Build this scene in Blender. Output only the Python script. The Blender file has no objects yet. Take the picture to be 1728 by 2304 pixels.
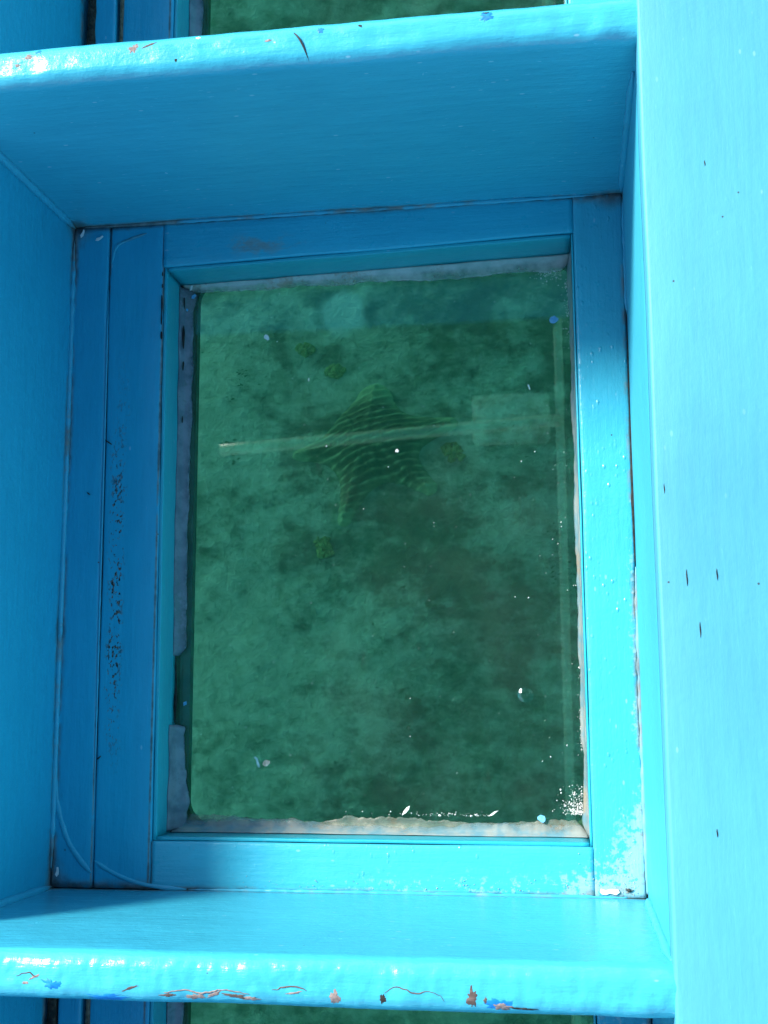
import bpy, bmesh, math, random
from mathutils import Vector, Matrix, noise as mn

random.seed(7)
S = bpy.context.scene
COL = S.collection

# ------------------------------------------------------------------ camera
cd = bpy.data.cameras.new("camera")
cam = bpy.data.objects.new("camera", cd)
COL.objects.link(cam)
cd.sensor_fit = 'HORIZONTAL'
cd.sensor_width = 36.0
cd.lens = 36.0 * 2751.289 / 1728.0
cd.clip_start = 0.02
cd.clip_end = 1000.0
_R = Matrix(((0.98877025, 0.02706745, 0.14697191),
             (-0.003831, 0.98772845, -0.15613399),
             (-0.14939449, 0.1538176, 0.97674021)))
cam.matrix_world = Matrix.Translation((0.54992, 0.19031, 1.27619)) @ _R.to_4x4()
S.camera = cam

# ------------------------------------------------------------------ sky and sun
SUN_TRAVEL = Vector((0.94, -0.72, -1.0)).normalized()
elev = math.asin(-SUN_TRAVEL.z)
w = bpy.data.worlds.new("World")
S.world = w
w.use_nodes = True
wn = w.node_tree
wn.nodes.clear()
wo = wn.nodes.new('ShaderNodeOutputWorld')
wb = wn.nodes.new('ShaderNodeBackground')
sky = wn.nodes.new('ShaderNodeTexSky')
sky.sky_type = 'NISHITA'
sky.sun_disc = False
sky.sun_elevation = elev
sky.sun_rotation = math.atan2(-SUN_TRAVEL.x, -SUN_TRAVEL.y)
wb.inputs['Strength'].default_value = 0.16
wn.links.new(sky.outputs[0], wb.inputs['Color'])
wn.links.new(wb.outputs[0], wo.inputs['Surface'])

sd = bpy.data.lights.new("sun", 'SUN')
sd.energy = 4.15
sd.angle = math.radians(13.0)          # thin high haze: wide soft penumbrae
sd.color = (1.0, 0.965, 0.90)
sun = bpy.data.objects.new("sun", sd)
sun.rotation_euler = SUN_TRAVEL.to_track_quat('-Z', 'Y').to_euler()
sun.location = (-4, 3, 6)
COL.objects.link(sun)

S.view_settings.view_transform = 'Standard'
S.view_settings.look = 'None'
S.view_settings.gamma = 1.0
S.view_settings.exposure = 1.05
S.view_settings.use_curve_mapping = False
S.render.engine = 'CYCLES'
S.cycles.max_bounces = 14
S.cycles.transparent_max_bounces = 24
S.cycles.volume_bounces = 1
S.cycles.caustics_reflective = False
S.cycles.caustics_refractive = False


# ------------------------------------------------------------------ node expressions
class NT:
    """builds node trees out of python arithmetic"""
    def __init__(self, name):
        self.m = bpy.data.materials.new(name)
        self.m.use_nodes = True
        self.t = self.m.node_tree
        self.t.nodes.clear()
        self.out = self.t.nodes.new('ShaderNodeOutputMaterial')
        g = self.t.nodes.new('ShaderNodeNewGeometry')
        self.geo = g
        self.pos = g.outputs['Position']
        s = self.t.nodes.new('ShaderNodeSeparateXYZ')
        self.t.links.new(self.pos, s.inputs[0])
        self.x, self.y, self.z = (X(self, s.outputs[i]) for i in range(3))
        sn = self.t.nodes.new('ShaderNodeSeparateXYZ')
        self.t.links.new(g.outputs['True Normal'], sn.inputs[0])
        self.nz = X(self, sn.outputs[2])

    def put(self, sock, v):
        if isinstance(v, X):
            v = v.s
        if isinstance(v, bpy.types.NodeSocket):
            self.t.links.new(v, sock)
        elif isinstance(v, (tuple, list)) and len(v) == 3 and sock.type == 'RGBA':
            sock.default_value = (*v, 1.0)
        else:
            sock.default_value = v

    def math(self, op, a, b=None, c=None, clamp=False):
        n = self.t.nodes.new('ShaderNodeMath')
        n.operation = op
        n.use_clamp = clamp
        self.put(n.inputs[0], a)
        if b is not None:
            self.put(n.inputs[1], b)
        if c is not None:
            self.put(n.inputs[2], c)
        return X(self, n.outputs[0])

    def vec(self, sx=1, sy=1, sz=1, off=(0, 0, 0)):
        n = self.t.nodes.new('ShaderNodeVectorMath')
        n.operation = 'MULTIPLY_ADD'
        self.t.links.new(self.pos, n.inputs[0])
        n.inputs[1].default_value = (sx, sy, sz)
        n.inputs[2].default_value = off
        return n.outputs[0]

    def noise(self, scale, detail=3, rough=0.5, st=(1, 1, 1), off=(0, 0, 0), dist=0.0):
        n = self.t.nodes.new('ShaderNodeTexNoise')
        n.inputs['Scale'].default_value = scale
        n.inputs['Detail'].default_value = detail
        n.inputs['Roughness'].default_value = rough
        n.inputs['Distortion'].default_value = dist
        self.t.links.new(self.vec(*st, off), n.inputs['Vector'])
        return X(self, n.outputs['Fac'])

    def voro(self, scale, st=(1, 1, 1), off=(0, 0, 0)):
        n = self.t.nodes.new('ShaderNodeTexVoronoi')
        n.inputs['Scale'].default_value = scale
        self.t.links.new(self.vec(*st, off), n.inputs['Vector'])
        sc = self.t.nodes.new('ShaderNodeSeparateColor')
        self.t.links.new(n.outputs['Color'], sc.inputs[0])
        return X(self, n.outputs['Distance']), X(self, sc.outputs[0])

    def sm(self, v, lo, hi):
        """smoothstep from lo to hi (either order)"""
        n = self.t.nodes.new('ShaderNodeMapRange')
        n.interpolation_type = 'SMOOTHSTEP'
        if lo > hi:
            lo, hi, a, b = hi, lo, 1.0, 0.0
        else:
            a, b = 0.0, 1.0
        self.put(n.inputs['Value'], v)
        n.inputs['From Min'].default_value = lo
        n.inputs['From Max'].default_value = hi
        n.inputs['To Min'].default_value = a
        n.inputs['To Max'].default_value = b
        return X(self, n.outputs[0])

    def mix(self, fac, a, b):
        n = self.t.nodes.new('ShaderNodeMix')
        n.data_type = 'RGBA'
        n.clamp_factor = True
        self.put(n.inputs['Factor'], fac)
        self.put(n.inputs['A'] if False else n.inputs[6], a)
        self.put(n.inputs[7], b)
        return n.outputs[2]

    def bump(self, h, strength, dist, prev=None):
        n = self.t.nodes.new('ShaderNodeBump')
        n.inputs['Strength'].default_value = strength
        n.inputs['Distance'].default_value = dist
        self.put(n.inputs['Height'], h)
        if prev is not None:
            self.t.links.new(prev, n.inputs['Normal'])
        return n.outputs[0]

    def principled(self, color, rough=0.5, normal=None, spec=0.5, metallic=0.0, coat=0.0, coat_rough=0.1, sss=0.0):
        b = self.t.nodes.new('ShaderNodeBsdfPrincipled')
        self.put(b.inputs['Base Color'], color)
        self.put(b.inputs['Roughness'], rough)
        b.inputs['Specular IOR Level'].default_value = spec
        b.inputs['Metallic'].default_value = metallic
        b.inputs['Coat Weight'].default_value = coat
        b.inputs['Coat Roughness'].default_value = coat_rough
        if normal is not None:
            self.t.links.new(normal, b.inputs['Normal'])
        self.t.links.new(b.outputs[0], self.out.inputs['Surface'])
        return b


class X:
    def __init__(self, nt, s):
        self.nt, self.s = nt, s
    def _b(self, op, o, rev=False):
        return self.nt.math(op, o, self) if rev else self.nt.math(op, self, o)
    def __add__(self, o): return self._b('ADD', o)
    def __radd__(self, o): return self._b('ADD', o, True)
    def __sub__(self, o): return self._b('SUBTRACT', o)
    def __rsub__(self, o): return self._b('SUBTRACT', o, True)
    def __mul__(self, o): return self._b('MULTIPLY', o)
    def __rmul__(self, o): return self._b('MULTIPLY', o, True)
    def __truediv__(self, o): return self._b('DIVIDE', o)
    def abs(self): return self.nt.math('ABSOLUTE', self)
    def max(self, o): return self._b('MAXIMUM', o)
    def min(self, o): return self._b('MINIMUM', o)
    def clamp(self): return self.nt.math('ADD', self, 0.0, clamp=True)


L, HB = 0.737, 0.319          # length of the middle well, height of the beams
WX = 0.6195                   # inner face of the right-hand well side
ZG = -0.057                   # top of the glass


CORNERS = [(lambda nt: nt.x.abs() + (nt.y - L).abs() + nt.z.abs() * 1.2, 0.040, 0.9),
           (lambda nt: nt.x.abs() + nt.y.abs() * 0.8 + nt.z.abs() * 1.2, 0.036, 0.9),
           (lambda nt: (nt.x - 0.605).abs() * 0.6 + (nt.y - L + 0.004).abs() * 1.4 + nt.z.abs() * 1.5, 0.030, 0.9)]


def paint(name, grain='x', base=(0.045, 0.425, 0.60), seams=(), extra=None, brush=1.0, rough=0.30, blister=0.0, scuff=1.0, spec=0.42):
    """old thick brushed gloss paint; seams = list of functions nt -> distance from a dirty joint"""
    nt = NT(name)
    st = {'x': (1.0, 11, 11), 'y': (11, 1.0, 11), 'z': (11, 11, 1.0)}[grain]
    big = nt.noise(3.2, 4, 0.55, off=(3, 1, 2))
    streak = nt.noise(16, 4, 0.6, st=st)
    fine = nt.noise(85, 3, 0.6, st={'x': (1, 5, 5), 'y': (5, 1, 5), 'z': (5, 5, 1)}[grain])
    tone = (big - 0.5) * 0.75 + (streak - 0.5) * 0.42 + (fine - 0.5) * 0.16
    dk = tuple(c * 0.72 for c in base)
    lt = (base[0] + 0.02, min(1, base[1] * 1.22), min(1, base[2] * 1.12))
    col = nt.mix((tone + 0.5).clamp(), dk, lt)
    # pale scuffs and chalky rubbed flecks
    sc1 = nt.sm(nt.noise(60, 5, 0.62, st=st, off=(9, 4, 1)), 0.655, 0.76) * 0.5 * scuff
    col = nt.mix(sc1, col, (0.16, 0.55, 0.74))
    d2, c2 = nt.voro(150, st={'x': (.55, 1.2, 1.2), 'y': (1.2, .55, 1.2), 'z': (1.2, 1.2, .55)}[grain], off=(1, 7, 3))
    fl = nt.sm(d2, 0.26, 0.12) * nt.sm(c2, 0.955, 0.985) * scuff
    col = nt.mix(fl * 0.42, col, (0.35, 0.62, 0.75))
    d3, c3 = nt.voro(75, off=(5, 2, 8))
    dkf = nt.sm(d3, 0.10, 0.04) * nt.sm(c3, 0.965, 0.975)
    col = nt.mix(dkf * 0.9, col, (0.03, 0.03, 0.03))
    dirt = None
    n1 = nt.noise(38, 5, 0.65, off=(2, 2, 9))
    n2 = nt.noise(9, 3, 0.6, off=(6, 1, 4))
    for fn, width, amt in list(seams) + [(f_, w_, a_) for f_, w_, a_ in CORNERS]:
        dd = fn(nt)
        m = nt.sm(dd + (n1 - 0.5) * width * 1.5, width, 0.0) * nt.sm(n2 + (n1 - 0.5) * 0.5, 0.56 - amt * 0.3, 0.70 - amt * 0.3)
        dirt = m if dirt is None else dirt.max(m)
    if dirt is not None:
        dcol = nt.mix(nt.sm(n1, 0.4, 0.62), (0.085, 0.080, 0.070), (0.24, 0.20, 0.16))
        col = nt.mix(dirt * 0.85, col, dcol)
    if extra:
        col, ex = extra(nt, col)
        dirt = ex if dirt is None else dirt.max(ex)
    # relief
    h = streak * 0.45 + fine * 0.18 + nt.noise(28, 3, 0.5) * 0.75 + nt.noise(11, 2, 0.5, off=(3, 7, 7)) * 1.3
    if blister > 0:
        db, cb = nt.voro(230, st=(1, .6, 1), off=(4, 4, 4))
        h = h + nt.sm(db, 0.45, 0.1) * nt.sm(cb, 0.55, 0.95) * nt.sm(nt.noise(24, 3, 0.6, off=(1, 5, 5)), 0.42, 0.62) * blister
    h = h + nt.noise(150, 3, 0.65, off=(2, 8, 5)) * 0.30
    nb = nt.bump(h, 0.62 * brush, 0.0026)
    nb = nt.bump(nt.noise(260, 2, 0.5), 0.10, 0.0006, nb)
    r = rough + (n1 - 0.5) * 0.22 + sc1 * 0.2
    if dirt is not None:
        r = r + dirt * 0.4
    nt.principled(col, r.clamp(), nb, spec=spec)
    return nt.m


def seam_y(y0):  return lambda nt: (nt.y - y0).abs()
def seam_x(x0):  return lambda nt: (nt.x - x0).abs()
def seam_z(z0):  return lambda nt: (nt.z - z0).abs()


def stile_extra(nt, col):
    """dark pin-holes where the paint has blistered off along the middle of the left-hand stile"""
    bend = nt.noise(4, 2, 0.5, st=(0, 1, 0)) - 0.5
    dx = ((nt.x - 0.0615) + bend * 0.035).abs()
    band = nt.sm(dx + (nt.noise(30, 3, 0.6) - 0.5) * 0.014, 0.011, 0.003)
    along = nt.sm(nt.y, 0.10, 0.22) * nt.sm(nt.y, 0.62, 0.40) * (0.55 + nt.sm(nt.y, 0.5, 0.38) * 0.45)
    pn = nt.noise(360, 3, 0.6, st=(1.0, 0.55, 1))
    cl = nt.noise(42, 3, 0.6, off=(4, 0, 0))
    m = nt.sm(pn + (cl - 0.5) * 0.55, 0.56, 0.62) * band * along
    rust = nt.sm(nt.noise(420, 2, 0.5), 0.40, 0.62)
    c = nt.mix(rust, (0.010, 0.012, 0.012), (0.17, 0.11, 0.075))
    halo = nt.sm(pn + (cl - 0.5) * 0.55, 0.52, 0.58) * band * along
    col = nt.mix(halo * 0.4, col, (0.10, 0.26, 0.34))
    return nt.mix(m, col, c), m


def edge_extra(nt, col):
    """bleached, salty lower corner and wear on the window frame"""
    n = nt.noise(130, 5, 0.7, off=(8, 8, 8))
    big = nt.noise(22, 4, 0.6, off=(1, 6, 2))
    corner = nt.sm((nt.x - 0.605).abs() + (nt.y - 0.02).abs() * 1.0, 0.11, 0.01)
    lowr = nt.sm(nt.y, 0.034, 0.002) * nt.sm(nt.x, 0.16, 0.42)
    right = nt.sm((nt.x - 0.6165).abs(), 0.012, 0.001) * nt.sm(nt.y, 0.46, 0.30) * 0.8
    m = nt.sm(n + (big - 0.5) * 0.5 + corner * 0.22 + lowr * 0.10 + right * 0.18 - 0.08, 0.55, 0.66) * (corner + lowr + right).clamp()
    brown = nt.noise(75, 3, 0.6, off=(3, 9, 1))
    c = nt.mix(nt.sm(brown, 0.50, 0.62), (0.34, 0.58, 0.64), (0.33, 0.29, 0.24))
    return nt.mix(m * 0.6, col, c), m * 0.8


def top_rail_extra(nt, col):
    n = nt.noise(55, 4, 0.65, st=(0.5, 1, 1))
    spot = nt.sm((nt.x - 0.215).abs() / 3.2 + (nt.y - 0.703).abs(), 0.026, 0.004)
    m = nt.sm(n + spot * 0.06, 0.50, 0.68) * spot
    return nt.mix(m * 0.55, col, (0.24, 0.21, 0.14)), m


P_BEAM = paint('beam_paint', 'x', seams=[(seam_z(0.0), 0.008, 0.7)], brush=0.9, rough=0.23, spec=0.6)
P_LEFTW = paint('left_side_paint', 'y', base=(0.018, 0.415, 0.63), seams=[(seam_z(0.0), 0.009, 0.5)], brush=0.9, rough=0.33)
P_RIGHTW = paint('right_side_paint', 'y', seams=[(seam_z(0.0), 0.007, 0.4)], brush=0.8, rough=0.45)
P_STILE = paint('left_stile_paint', 'y', base=(0.016, 0.385, 0.61), seams=[(seam_x(0.0), 0.006, 0.55), (seam_y(0.001), 0.012, 0.7), (seam_y(L), 0.009, 0.8), (seam_x(0.0425), 0.0018, 0.5), (seam_x(0.1055), 0.0020, 0.8)],
                extra=stile_extra, brush=0.75, rough=0.36)
P_RSTILE = paint('right_stile_paint', 'y', seams=[(seam_y(L - 0.003), 0.010, 0.9), (seam_x(0.617), 0.005, 0.35)], extra=edge_extra, brush=0.9, blister=0.55, rough=0.3)
P_RAIL = paint('bottom_rail_paint', 'x', seams=[(seam_y(0.001), 0.006, 0.5), (seam_x(0.108), 0.003, 0.6)], extra=edge_extra, brush=0.8, blister=0.4)
P_TRAIL = paint('top_rail_paint', 'x', base=(0.024, 0.415, 0.61), seams=[(seam_y(L), 0.007, 0.95), (seam_x(0.567), 0.0025, 0.5)], extra=top_rail_extra, brush=0.8)
P_LINER = paint('liner_paint', 'y', base=(0.018, 0.42, 0.55), brush=0.7, rough=0.35)
P_LINERX = paint('liner_paint_cross', 'x', base=(0.014, 0.38, 0.51), seams=[(seam_z(0.0), 0.002, 0.6)], brush=0.7, rough=0.35)
P_BENCH = paint('bench_paint', 'y', base=(0.062, 0.345, 0.49), brush=0.32, rough=0.58, scuff=0.6)
P_FAR = paint('deck_paint', 'y', brush=0.8, rough=0.38)
P_VBEAD = paint('corner_bead_paint', 'z', base=(0.042, 0.41, 0.60), brush=0.6, rough=0.4)
P_SALTBEAD = paint('salty_bead_paint', 'y', base=(0.16, 0.42, 0.56), seams=[(seam_x(0.62), 0.02, 0.25)], brush=0.8, rough=0.5)
P_BEAD = paint('bead_paint', 'x', base=(0.042, 0.41, 0.60), seams=[(seam_y(L), 0.03, 0.35), (seam_y(0.0), 0.012, 0.15), (seam_x(0.0), 0.012, 0.10)], brush=0.6, rough=0.3)


def simple(name, c1, c2, scale=60, rough=0.6, bump=0.2, st=(1, 1, 1), spec=0.4, lo=0.35, hi=0.65, bd=0.001):
    nt = NT(name)
    n = nt.noise(scale, 4, 0.6, st=st)
    nt.principled(nt.mix(nt.sm(n, lo, hi), c1, c2), rough, nt.bump(n, bump, bd), spec=spec)
    return nt.m


M_WOOD = simple('bare_wood', (0.075, 0.054, 0.046), (0.14, 0.108, 0.094), 220, 0.8, 0.4, st=(.4, 1.6, 1.6))
M_WOODP = simple('pinkish_undercoat', (0.17, 0.135, 0.125), (0.30, 0.24, 0.22), 260, 0.8, 0.4)
M_OLDBLUE = simple('older_blue_paint', (0.004, 0.16, 0.52), (0.006, 0.24, 0.60), 150, 0.45, 0.3)
M_DARK = simple('dark_gap', (0.010, 0.010, 0.010), (0.035, 0.03, 0.025), 160, 0.9, 0.4)
M_GRIME = simple('black_grime', (0.008, 0.008, 0.007), (0.06, 0.045, 0.03), 190, 0.85, 0.8, bd=0.003)
M_RUSTLINE = simple('brown_filler', (0.10, 0.07, 0.045), (0.22, 0.16, 0.11), 150, 0.8, 0.5)
M_HULL = simple('hull_underside', (0.04, 0.13, 0.07), (0.08, 0.20, 0.11), 30, 0.8, 0.4)
M_WHITE = simple('white_chip', (0.72, 0.72, 0.70), (0.85, 0.85, 0.83), 300, 0.6, 0.2)
M_BCHIP = simple('pale_blue_chip', (0.10, 0.40, 0.70), (0.20, 0.50, 0.76), 300, 0.5, 0.2)
M_TAN = simple('tan_grit', (0.45, 0.36, 0.28), (0.70, 0.62, 0.52), 300, 0.7, 0.3)
M_HAIR = simple('dark_fibre', (0.02, 0.02, 0.02), (0.03, 0.028, 0.025), 100, 0.6, 0.0)
M_POLE = simple('pale_painted_pole', (0.88, 0.74, 0.54), (0.92, 0.80, 0.62), 20, 0.55, 0.1)
M_STONE = simple('pale_stone', (0.70, 0.74, 0.68), (0.88, 0.90, 0.84), 26, 0.9, 0.6, bd=0.01)
M_SPONGE = simple('yellow_growth', (0.42, 0.42, 0.16), (0.60, 0.58, 0.24), 60, 0.9, 0.6, bd=0.006)


def sealant_mat(name, c1, c2, c3, rough=0.38, skirt=0.004):
    nt = NT(name)
    n = nt.noise(45, 4, 0.6)
    k = nt.noise(16, 3, 0.6, off=(3, 3, 3))
    f = nt.noise(240, 3, 0.6)
    col = nt.mix(nt.sm(n, 0.35, 0.65), c1, c2)
    col = nt.mix(nt.sm(k + (f - 0.5) * 0.5, 0.56, 0.72) * 0.8, col, c3)
    b = nt.principled(col, rough, nt.bump(n + f * 0.25, 0.35, 0.002), spec=0.45)
    thick = nt.sm(nt.z + (n - 0.5) * 0.004, ZG + 0.0002, ZG + skirt)
    nt.put(b.inputs['Alpha'], thick * 0.72 + 0.26)
    return nt.m


M_SEAL_GREY = sealant_mat('lilac_grey_sealant', (0.13, 0.155, 0.20), (0.22, 0.235, 0.28), (0.10, 0.15, 0.16))
M_SEAL_TOP = sealant_mat('milky_sealant', (0.30, 0.42, 0.40), (0.46, 0.52, 0.50), (0.30, 0.24, 0.18))
M_SEAL_FILM = sealant_mat('sealant_smear', (0.25, 0.33, 0.28), (0.40, 0.40, 0.32), (0.36, 0.28, 0.19), 0.4, 0.0035)
M_SEAL_WHITE = sealant_mat('white_sealant', (0.13, 0.27, 0.32), (0.29, 0.33, 0.31), (0.33, 0.27, 0.19), 0.3, 0.009)


def glass_mat():
    nt = NT('window_glass')
    vm = nt.t.nodes.new('ShaderNodeVectorMath')
    vm.operation = 'DOT_PRODUCT'
    nt.t.links.new(nt.geo.outputs['Incoming'], vm.inputs[0])
    nt.t.links.new(nt.geo.outputs['Normal'], vm.inputs[1])
    c = X(nt, vm.outputs['Value']).abs()
    F = nt.math('POWER', 1.0 - c, 5.0) * 0.91 + 0.085
    tr = nt.t.nodes.new('ShaderNodeBsdfTransparent')
    tr.inputs[0].default_value = (0.90, 0.965, 0.935, 1)
    gl = nt.t.nodes.new('ShaderNodeBsdfGlossy')
    gl.inputs['Roughness'].default_value = 0.015
    mx = nt.t.nodes.new('ShaderNodeMixShader')
    nt.put(mx.inputs[0], F)
    nt.t.links.new(tr.outputs[0], mx.inputs[1])
    nt.t.links.new(gl.outputs[0], mx.inputs[2])
    # a film of dried salt
    df = nt.t.nodes.new('ShaderNodeBsdfDiffuse')
    df.inputs[0].default_value = (0.55, 0.6, 0.58, 1)
    m2 = nt.t.nodes.new('ShaderNodeMixShader')
    film = nt.sm(nt.noise(7, 5, 0.65), 0.35, 0.8) * 0.010 + nt.sm(nt.noise(30, 5, 0.7, st=(2, .5, 1)), 0.62, 0.75) * 0.012
    nt.put(m2.inputs[0], film)
    nt.t.links.new(mx.outputs[0], m2.inputs[1])
    nt.t.links.new(df.outputs[0], m2.inputs[2])
    nt.t.links.new(m2.outputs[0], nt.out.inputs['Surface'])
    return nt.m


M_GLASS = glass_mat()


def water_mats():
    nt = NT('sea_water')
    vm = nt.t.nodes.new('ShaderNodeVectorMath')
    vm.operation = 'DOT_PRODUCT'
    nt.t.links.new(nt.geo.outputs['Incoming'], vm.inputs[0])
    nt.t.links.new(nt.geo.outputs['Normal'], vm.inputs[1])
    c = X(nt, vm.outputs['Value']).abs()
    F = nt.math('POWER', 1.0 - c, 5.0) * 0.97 + 0.02
    tr = nt.t.nodes.new('ShaderNodeBsdfTransparent')
    gl = nt.t.nodes.new('ShaderNodeBsdfGlossy')
    gl.inputs['Roughness'].default_value = 0.05
    nt.t.links.new(nt.bump(nt.noise(2.2, 4, 0.55), 0.5, 0.08), gl.inputs['Normal'])
    mx = nt.t.nodes.new('ShaderNodeMixShader')
    nt.put(mx.inputs[0], F)
    nt.t.links.new(tr.outputs[0], mx.inputs[1])
    nt.t.links.new(gl.outputs[0], mx.inputs[2])
    nt.t.links.new(mx.outputs[0], nt.out.inputs['Surface'])
    def vol(n):
        a = n.t.nodes.new('ShaderNodeVolumeAbsorption')
        a.inputs['Color'].default_value = (0.42, 0.955, 0.835, 1)
        a.inputs['Density'].default_value = 0.74
        s = n.t.nodes.new('ShaderNodeVolumeScatter')
        s.inputs['Color'].default_value = (0.42, 0.80, 0.66, 1)
        s.inputs['Density'].default_value = 0.22
        s.inputs['Anisotropy'].default_value = 0.25
        ad = n.t.nodes.new('ShaderNodeAddShader')
        n.t.links.new(a.outputs[0], ad.inputs[0])
        n.t.links.new(s.outputs[0], ad.inputs[1])
        n.t.links.new(ad.outputs[0], n.out.inputs['Volume'])
    vol(nt)
    n2 = NT('water_against_glass')         # no air gap, so nothing to reflect
    t2 = n2.t.nodes.new('ShaderNodeBsdfTransparent')
    n2.t.links.new(t2.outputs[0], n2.out.inputs['Surface'])
    vol(n2)
    return nt.m, n2.m


M_WATER, M_WATER2 = water_mats()


# ------------------------------------------------------------------ mesh helpers
def link(name, bm, mat, parent=None, smooth=True, loc=None):
    me = bpy.data.meshes.new(name)
    bmesh.ops.recalc_face_normals(bm, faces=bm.faces[:])
    bm.to_mesh(me)
    bm.free()
    if smooth:
        me.polygons.foreach_set('use_smooth', [True] * len(me.polygons))
    for m in (mat if isinstance(mat, (list, tuple)) else [mat]):
        me.materials.append(m)
    o = bpy.data.objects.new(name, me)
    COL.objects.link(o)
    if parent is not None:
        o.parent = parent
    if loc is not None:
        o.location = loc
    return o


def tag(o, label=None, cat=None, group=None, kind=None):
    for k, v in (('label', label), ('category', cat), ('group', group), ('kind', kind)):
        if v:
            o[k] = v
    return o


def lerp(a, b, t): return tuple(a[i] + (b[i] - a[i]) * t for i in range(len(a)))


def nz(*p): return mn.noise(Vector(p))


def loft(rings, closed_profile=False, cap=True):
    bm = bmesh.new()
    vs = [[bm.verts.new(p) for p in r] for r in rings]
    k = len(rings[0])
    for i in range(len(vs) - 1):
        for j in range(k if closed_profile else k - 1):
            j2 = (j + 1) % k
            bm.faces.new((vs[i][j], vs[i][j2], vs[i + 1][j2], vs[i + 1][j]))
    if cap:
        bm.faces.new(vs[0])
        bm.faces.new(list(reversed(vs[-1])))
    return bm


def plank(a0, a1, b0, b1, z0, z1, r=0.002, amp=0.0004, n=60, flat=6, arc=3, freq=14.0, seed=0.0, zamp=None, wall=4, lump=None):
    """board whose two long edges run a0->a1 and b0->b1 (xy), with rounded upper edges and hand-made wobble"""
    rings = []
    zamp = amp if zamp is None else zamp
    for i in range(n + 1):
        s = i / n
        A, B = Vector(lerp(a0, a1, s)), Vector(lerp(b0, b1, s))
        q = (A + B) * 0.5 * freq
        d = (B - A)
        w_ = d.length
        d = d / w_
        A = A + d * nz(q.x, q.y, 3.1 + seed) * amp
        B = B - d * nz(q.x, q.y, 8.7 + seed) * amp
        w_ = (B - A).length
        pts = []
        def add(u, z):
            p = A + d * u
            k = nz(p.x * freq * 1.3, p.y * freq * 1.3, z * freq + seed)
            k2 = nz(p.x * freq * 4, p.y * freq * 4, z * freq * 4 + seed) * 0.4
            dz = (k + k2) * zamp if z > z1 - r - 1e-6 else 0
            if lump:
                dz += lump(p.x, p.y, z)
            pts.append((p.x, p.y, z + dz))
        for j in range(wall):
            add(0, z0 + (z1 - r - z0) * j / wall)
        for j in range(arc + 1):
            t = math.pi / 2 * j / arc
            add(r - r * math.cos(t), z1 - r + r * math.sin(t))
        for j in range(1, flat):
            add(r + (w_ - 2 * r) * j / flat, z1)
        for j in range(arc + 1):
            t = math.pi / 2 * j / arc
            add(w_ - r + r * math.sin(t), z1 - r + r * math.cos(t))
        for j in range(1, wall + 1):
            add(w_, z1 - r - (z1 - r - z0) * j / wall)
        rings.append(pts)
    return loft(rings, True, True)


def tube(pts, rad, seg=8, flat=1.0, jit=0.0, taper=True):
    """round-section tube along a polyline; flat squashes it in z"""
    rings = []
    n = len(pts)
    for i, p in enumerate(pts):
        p = Vector(p)
        t = (Vector(pts[min(i + 1, n - 1)]) - Vector(pts[max(i - 1, 0)])).normalized()
        up = Vector((0, 0, 1)) if abs(t.z) < 0.9 else Vector((1, 0, 0))
        sx = t.cross(up).normalized()
        sy = sx.cross(t).normalized()
        rr = rad(i / (n - 1)) if callable(rad) else rad
        rr *= 1 + jit * nz(p.x * 90, p.y * 90, p.z * 90)
        rings.append([tuple(p + sx * math.cos(2 * math.pi * j / seg) * rr + sy * math.sin(2 * math.pi * j / seg) * rr * flat) for j in range(seg)])
    return loft(rings, True, True)


def smooth_path(pts, n):
    """Catmull-Rom through pts"""
    P = [Vector(p) for p in pts]
    P = [P[0] * 2 - P[1]] + P + [P[-1] * 2 - P[-2]]
    out = []
    segs = len(P) - 3
    for i in range(n + 1):
        u = i / n * segs
        k = min(int(u), segs - 1)
        t = u - k
        a, b, c, d = P[k:k + 4]
        out.append(0.5 * ((2 * b) + (c - a) * t + (2 * a - 5 * b + 4 * c - d) * t * t + (3 * b - a - 3 * c + d) * t ** 3))
    return out


# ------------------------------------------------------------------ setting: seabed and water
ZB = -1.5
def axis(c, half, step, far):
    a = [c + half * 0 + k * step for k in range(-int(half / step), int(half / step) + 1)]
    d, x = step, half
    ext = []
    while x < far:
        d *= 1.35
        x += d
        ext.append(x)
    return [c - e for e in reversed(ext)] + a + [c + e for e in ext]


def bed_z(x, y):
    z = 0.05 * nz(x * 1.1, y * 1.1, 0.3) + 0.025 * nz(x * 3.3, y * 3.3, 4.2) + 0.012 * nz(x * 9, y * 9, 1.2) + 0.006 * nz(x * 25, y * 25, 2.2)
    k = min(1.0, max(0.0, (math.hypot(x - 0.1, y - 0.8) - 0.15) / 0.25))
    return ZB + z * (0.25 + 0.75 * k)


xs = axis(0.13, 1.3, 0.016, 420)
ys = axis(0.58, 1.5, 0.016, 420)
bm = bmesh.new()
grid = [[bm.verts.new((x, y, bed_z(x, y))) for x in xs] for y in ys]
for j in range(len(ys) - 1):
    for i in range(len(xs) - 1):
        bm.faces.new((grid[j][i], grid[j][i + 1], grid[j + 1][i + 1], grid[j + 1][i]))
nt = NT('seabed_sand')
w1 = nt.noise(2.3, 5, 0.6, off=(1.7, 0.4, 0))
w2 = nt.noise(8.5, 5, 0.65, off=(4, 2, 0), st=(0.8, 1.2, 1))
w3 = nt.noise(40, 4, 0.65)
w4 = nt.noise(26, 4, 0.6, st=(0.65, 1.35, 1), off=(7, 1, 0))
w5 = nt.noise(15, 4, 0.62, st=(0.8, 1.25, 1), off=(2, 6, 0))
w6 = nt.noise(34, 3, 0.55, off=(5, 5, 0))
algae = nt.sm(w1 * 0.24 + w2 * 0.20 + w5 * 0.26 + w4 * 0.14 + w6 * 0.16, 0.44, 0.575)
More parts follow.
